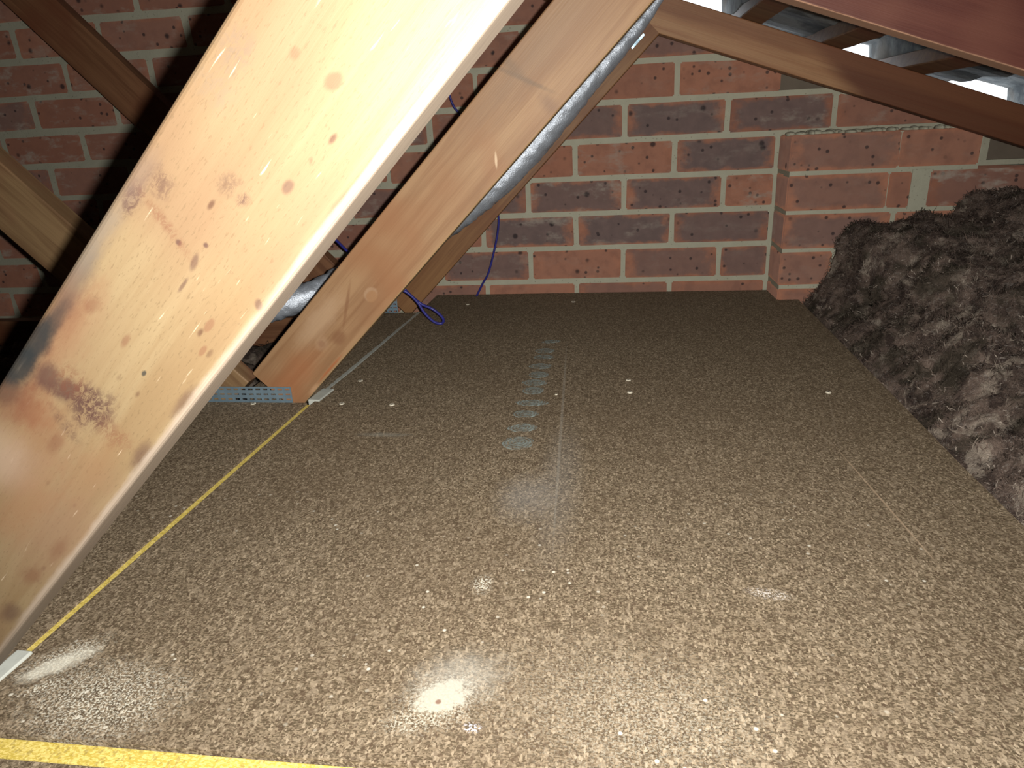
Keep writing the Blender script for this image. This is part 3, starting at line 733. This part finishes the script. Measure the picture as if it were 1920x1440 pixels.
# ------------------------------------------------------------------ insulation
def fbm(x, y, z=0, o=5):
    return noise.fractal(Vector((x, y, z)), 0.6, 2.1, o)
def batt(name, label, x0, x1, y0, y1, fn, res=0.006, low=-.10, nf=42000, group='mineral wool batts'):
    bm = bmesh.new(); nx, ny = int((x1-x0)/res), int((y1-y0)/res)
    V = []
    for i in range(nx+1):
        row = []
        for j in range(ny+1):
            x, y = x0+(x1-x0)*i/nx, y0+(y1-y0)*j/ny
            row.append(bm.verts.new(fn(x, y, i/nx, j/ny)))
        V.append(row)
    for i in range(nx):
        for j in range(ny): bm.faces.new((V[i][j], V[i+1][j], V[i+1][j+1], V[i][j+1]))
    # closed underside
    ring = [V[i][0] for i in range(nx+1)]+[V[nx][j] for j in range(1, ny+1)]+[V[i][ny] for i in range(nx-1, -1, -1)]+[V[0][j] for j in range(ny-1, 0, -1)]
    lows = [bm.verts.new((v.co.x, v.co.y, min(low, v.co.z-.004))) for v in ring]
    for k in range(len(ring)): bm.faces.new((ring[k], lows[k], lows[(k+1) % len(ring)], ring[(k+1) % len(ring)]))
    bm.faces.new(lows)
    bmesh.ops.recalc_face_normals(bm, faces=bm.faces[:])
    o = obj(name, bm, M_wool, smooth=True)
    me = o.data; rf = random.Random(len(label)); nv = (nx+1)*(ny+1)
    for nm, mat, cnt, ln, wd, lift in (('loose_fibres', M_wool, nf, .016, .0008, .006), ('pale_wisps', M_fibre_pale, nf//12, .009, .0006, .006)):
        fb = bmesh.new()
        for q in range(cnt):
            v = me.vertices[rf.randrange(nv)]
            if v.co.x > 1.35 or v.co.y < -1.5: continue
            if nm == 'pale_wisps' and noise.noise(v.co*14) < .02: continue
            p0 = Vector(v.co); nrm = Vector(v.normal)
            d = Vector((rf.gauss(0, 1), rf.gauss(0, 1), rf.gauss(0, 1))); d -= nrm*d.dot(nrm)*.75; d.normalize()
            L_ = ln*rf.uniform(.4, 1.5); bnd = Vector((rf.gauss(0, 1), rf.gauss(0, 1), rf.gauss(0, 1)))*.4
            w_ = d.cross(nrm+bnd*.5).normalized()*wd*rf.uniform(.5, 1.3)
            pts = [p0-d*L_*.5, p0+nrm*lift*rf.uniform(0, 1)-d*L_*.15+bnd*L_*.1, p0+nrm*lift*rf.uniform(.2, 1.2)+d*L_*.2, p0+d*L_*.5+nrm*lift*rf.uniform(0, 1.2)+bnd*L_*.35]
            vv = [(fb.verts.new(a-w_*(.3 if k in (0, 3) else 1)), fb.verts.new(a+w_*(.3 if k in (0, 3) else 1))) for k, a in enumerate(pts)]
            for a, b in zip(vv, vv[1:]): fb.faces.new((a[0], a[1], b[1], b[0]))
        f = obj(nm, fb, mat, o, smooth=True); f['kind'] = 'stuff'
    return tag(o, label, 'insulation', group)
def edge_x(y):      # right-hand edge of the floor sheet
    t = (y+1.427)/1.42
    return 0.742+0.034*max(0, t)**1.6
def sst(a, b, x):
    t = min(1, max(0, (x-a)/(b-a))); return t*t*(3-2*t)
def tufts(x, y, s=1.0):
    a = fbm(x*9, y*9, 1.3, 4)*0.024 + fbm(x*26, y*26, 7, 4)*0.012 + fbm(x*80, y*80, 3, 3)*0.005
    return a*s
def lump2(x, y): return noise.noise(Vector((x*38, y*38, 3)))*.008+noise.noise(Vector((x*17, y*17, 9)))*.008
def low_fn(x, y, u, v):
    e = edge_x(y)+0.0045
    xx = e + (x-0.745)
    z = -0.012 + 0.030*sst(0.0, 0.05, x-0.745) + 0.050*sst(0.02, 0.13, x-0.745)-.045*sst(.20, .30, x-.745)*(1-sst(-1.25, -1.45, y))
    z += (tufts(xx, y)+lump2(xx, y))*(0.35+sst(0, .05, x-.745)*.65)
    z += 0.055*math.exp(-((y+.19)/.085)**2-((x-.812)/.045)**2) + .006*sst(0, .02, x-.745)
    xx += 0.010*fbm(y*30, xx*30, 5, 3)*sst(.01, .06, x-.745) + (abs(fbm(y*22, 3, 2, 3))*-0.014+0.002)*(1-sst(0, .035, x-.745))*(1 if z > 0.003 else 0)
    return (xx, y, z)
batt('insulation_batt', 'long low brown mineral wool batt tucked against the right edge of the floor', 0.745, 1.40, -2.1, -0.125, low_fn, nf=60000)
def lump(x, y, z):
    v = Vector((x, y, z))
    return noise.noise(v*17)*.012 + noise.noise(v*38+Vector((5, 2, 1)))*.008 + noise.noise(v*90)*.004
def up_fn(x, y, u, v):
    # left lip of the upper batt runs from the pier towards the camera, drifting right
    lip = 0.835 + 0.075*sst(-0.2, -0.55, y) + 0.05*sst(-0.55, -1.0, y) + 0.03*fbm(y*7, 2, 4, 3)
    FS = 0.30                                            # first part of the grid wraps the lip
    e = sst(-1.42, -1.18, y+0.05*fbm(u*6, 1, 1, 2))**.6
    if u < FS:
        a = u/FS*math.pi/2*1.15-.15*math.pi/2
        s = 0.055*(1-math.cos(a)); zz = math.sin(a)
        top = .175-.05*sst(-.2, -.9, y)
        z = 0.052+(top-.052)*zz*e
    else:
        t = (u-FS)/(1-FS); s = 0.055*1.05+0.44*t
        top = .175-.05*sst(-.2, -.9, y)
        z = 0.052+(top-.052+.11*(s-.055)*(1-.7*sst(.2, .45, s)))*e
    xx = lip+s
    dx, dz = lump(xx, y, z), lump(xx+9, y+4, z)+0.008*fbm(xx*9, y*9, 1.3, 3)
    yy = min(y+lump(xx, y+7, z)*min(1, (1-v)*12), -.122)
    return (xx+dx*1.2-.008, yy, z+dz*1.3)
batt('insulation_batt', 'upper thick brown mineral wool batt heaped against the brick pier', 0.80, 1.34, -1.45, -0.135, up_fn, res=.0055, low=.042)
def top_fn(x, y, u, v):
    lip = 1.075+0.03*fbm(y*6, 8, 4, 3)+.05*sst(-.3, -.9, y)
    e = sst(-1.15, -.95, y)
    if u < .3:
        a = u/.3*math.pi/2; s = .05*(1-math.cos(a)); z = .18+.055*math.sin(a)*e
    else:
        s = .05+.16*(u-.3)/.7; z = .235*e+.18*(1-e)
    xx = lip+s
    return (xx+lump(xx, y, z), min(y+lump(xx, y+3, z), -.122), z+lump(xx+5, y, z)-.004*s)
batt('insulation_batt', 'dark topmost piece of mineral wool at the right edge under the rafter', 1.0, 1.25, -1.2, -0.135, top_fn, low=.165, nf=14000)
def hole_fn(x, y, u, v):
    return (x, y, -0.075+tufts(x, y, 1.2))
batt('insulation_batt', 'dark mineral wool lying on the ceiling behind the left braces', -1.9, -0.33, -0.72, -0.20, hole_fn, res=0.012, nf=2500)
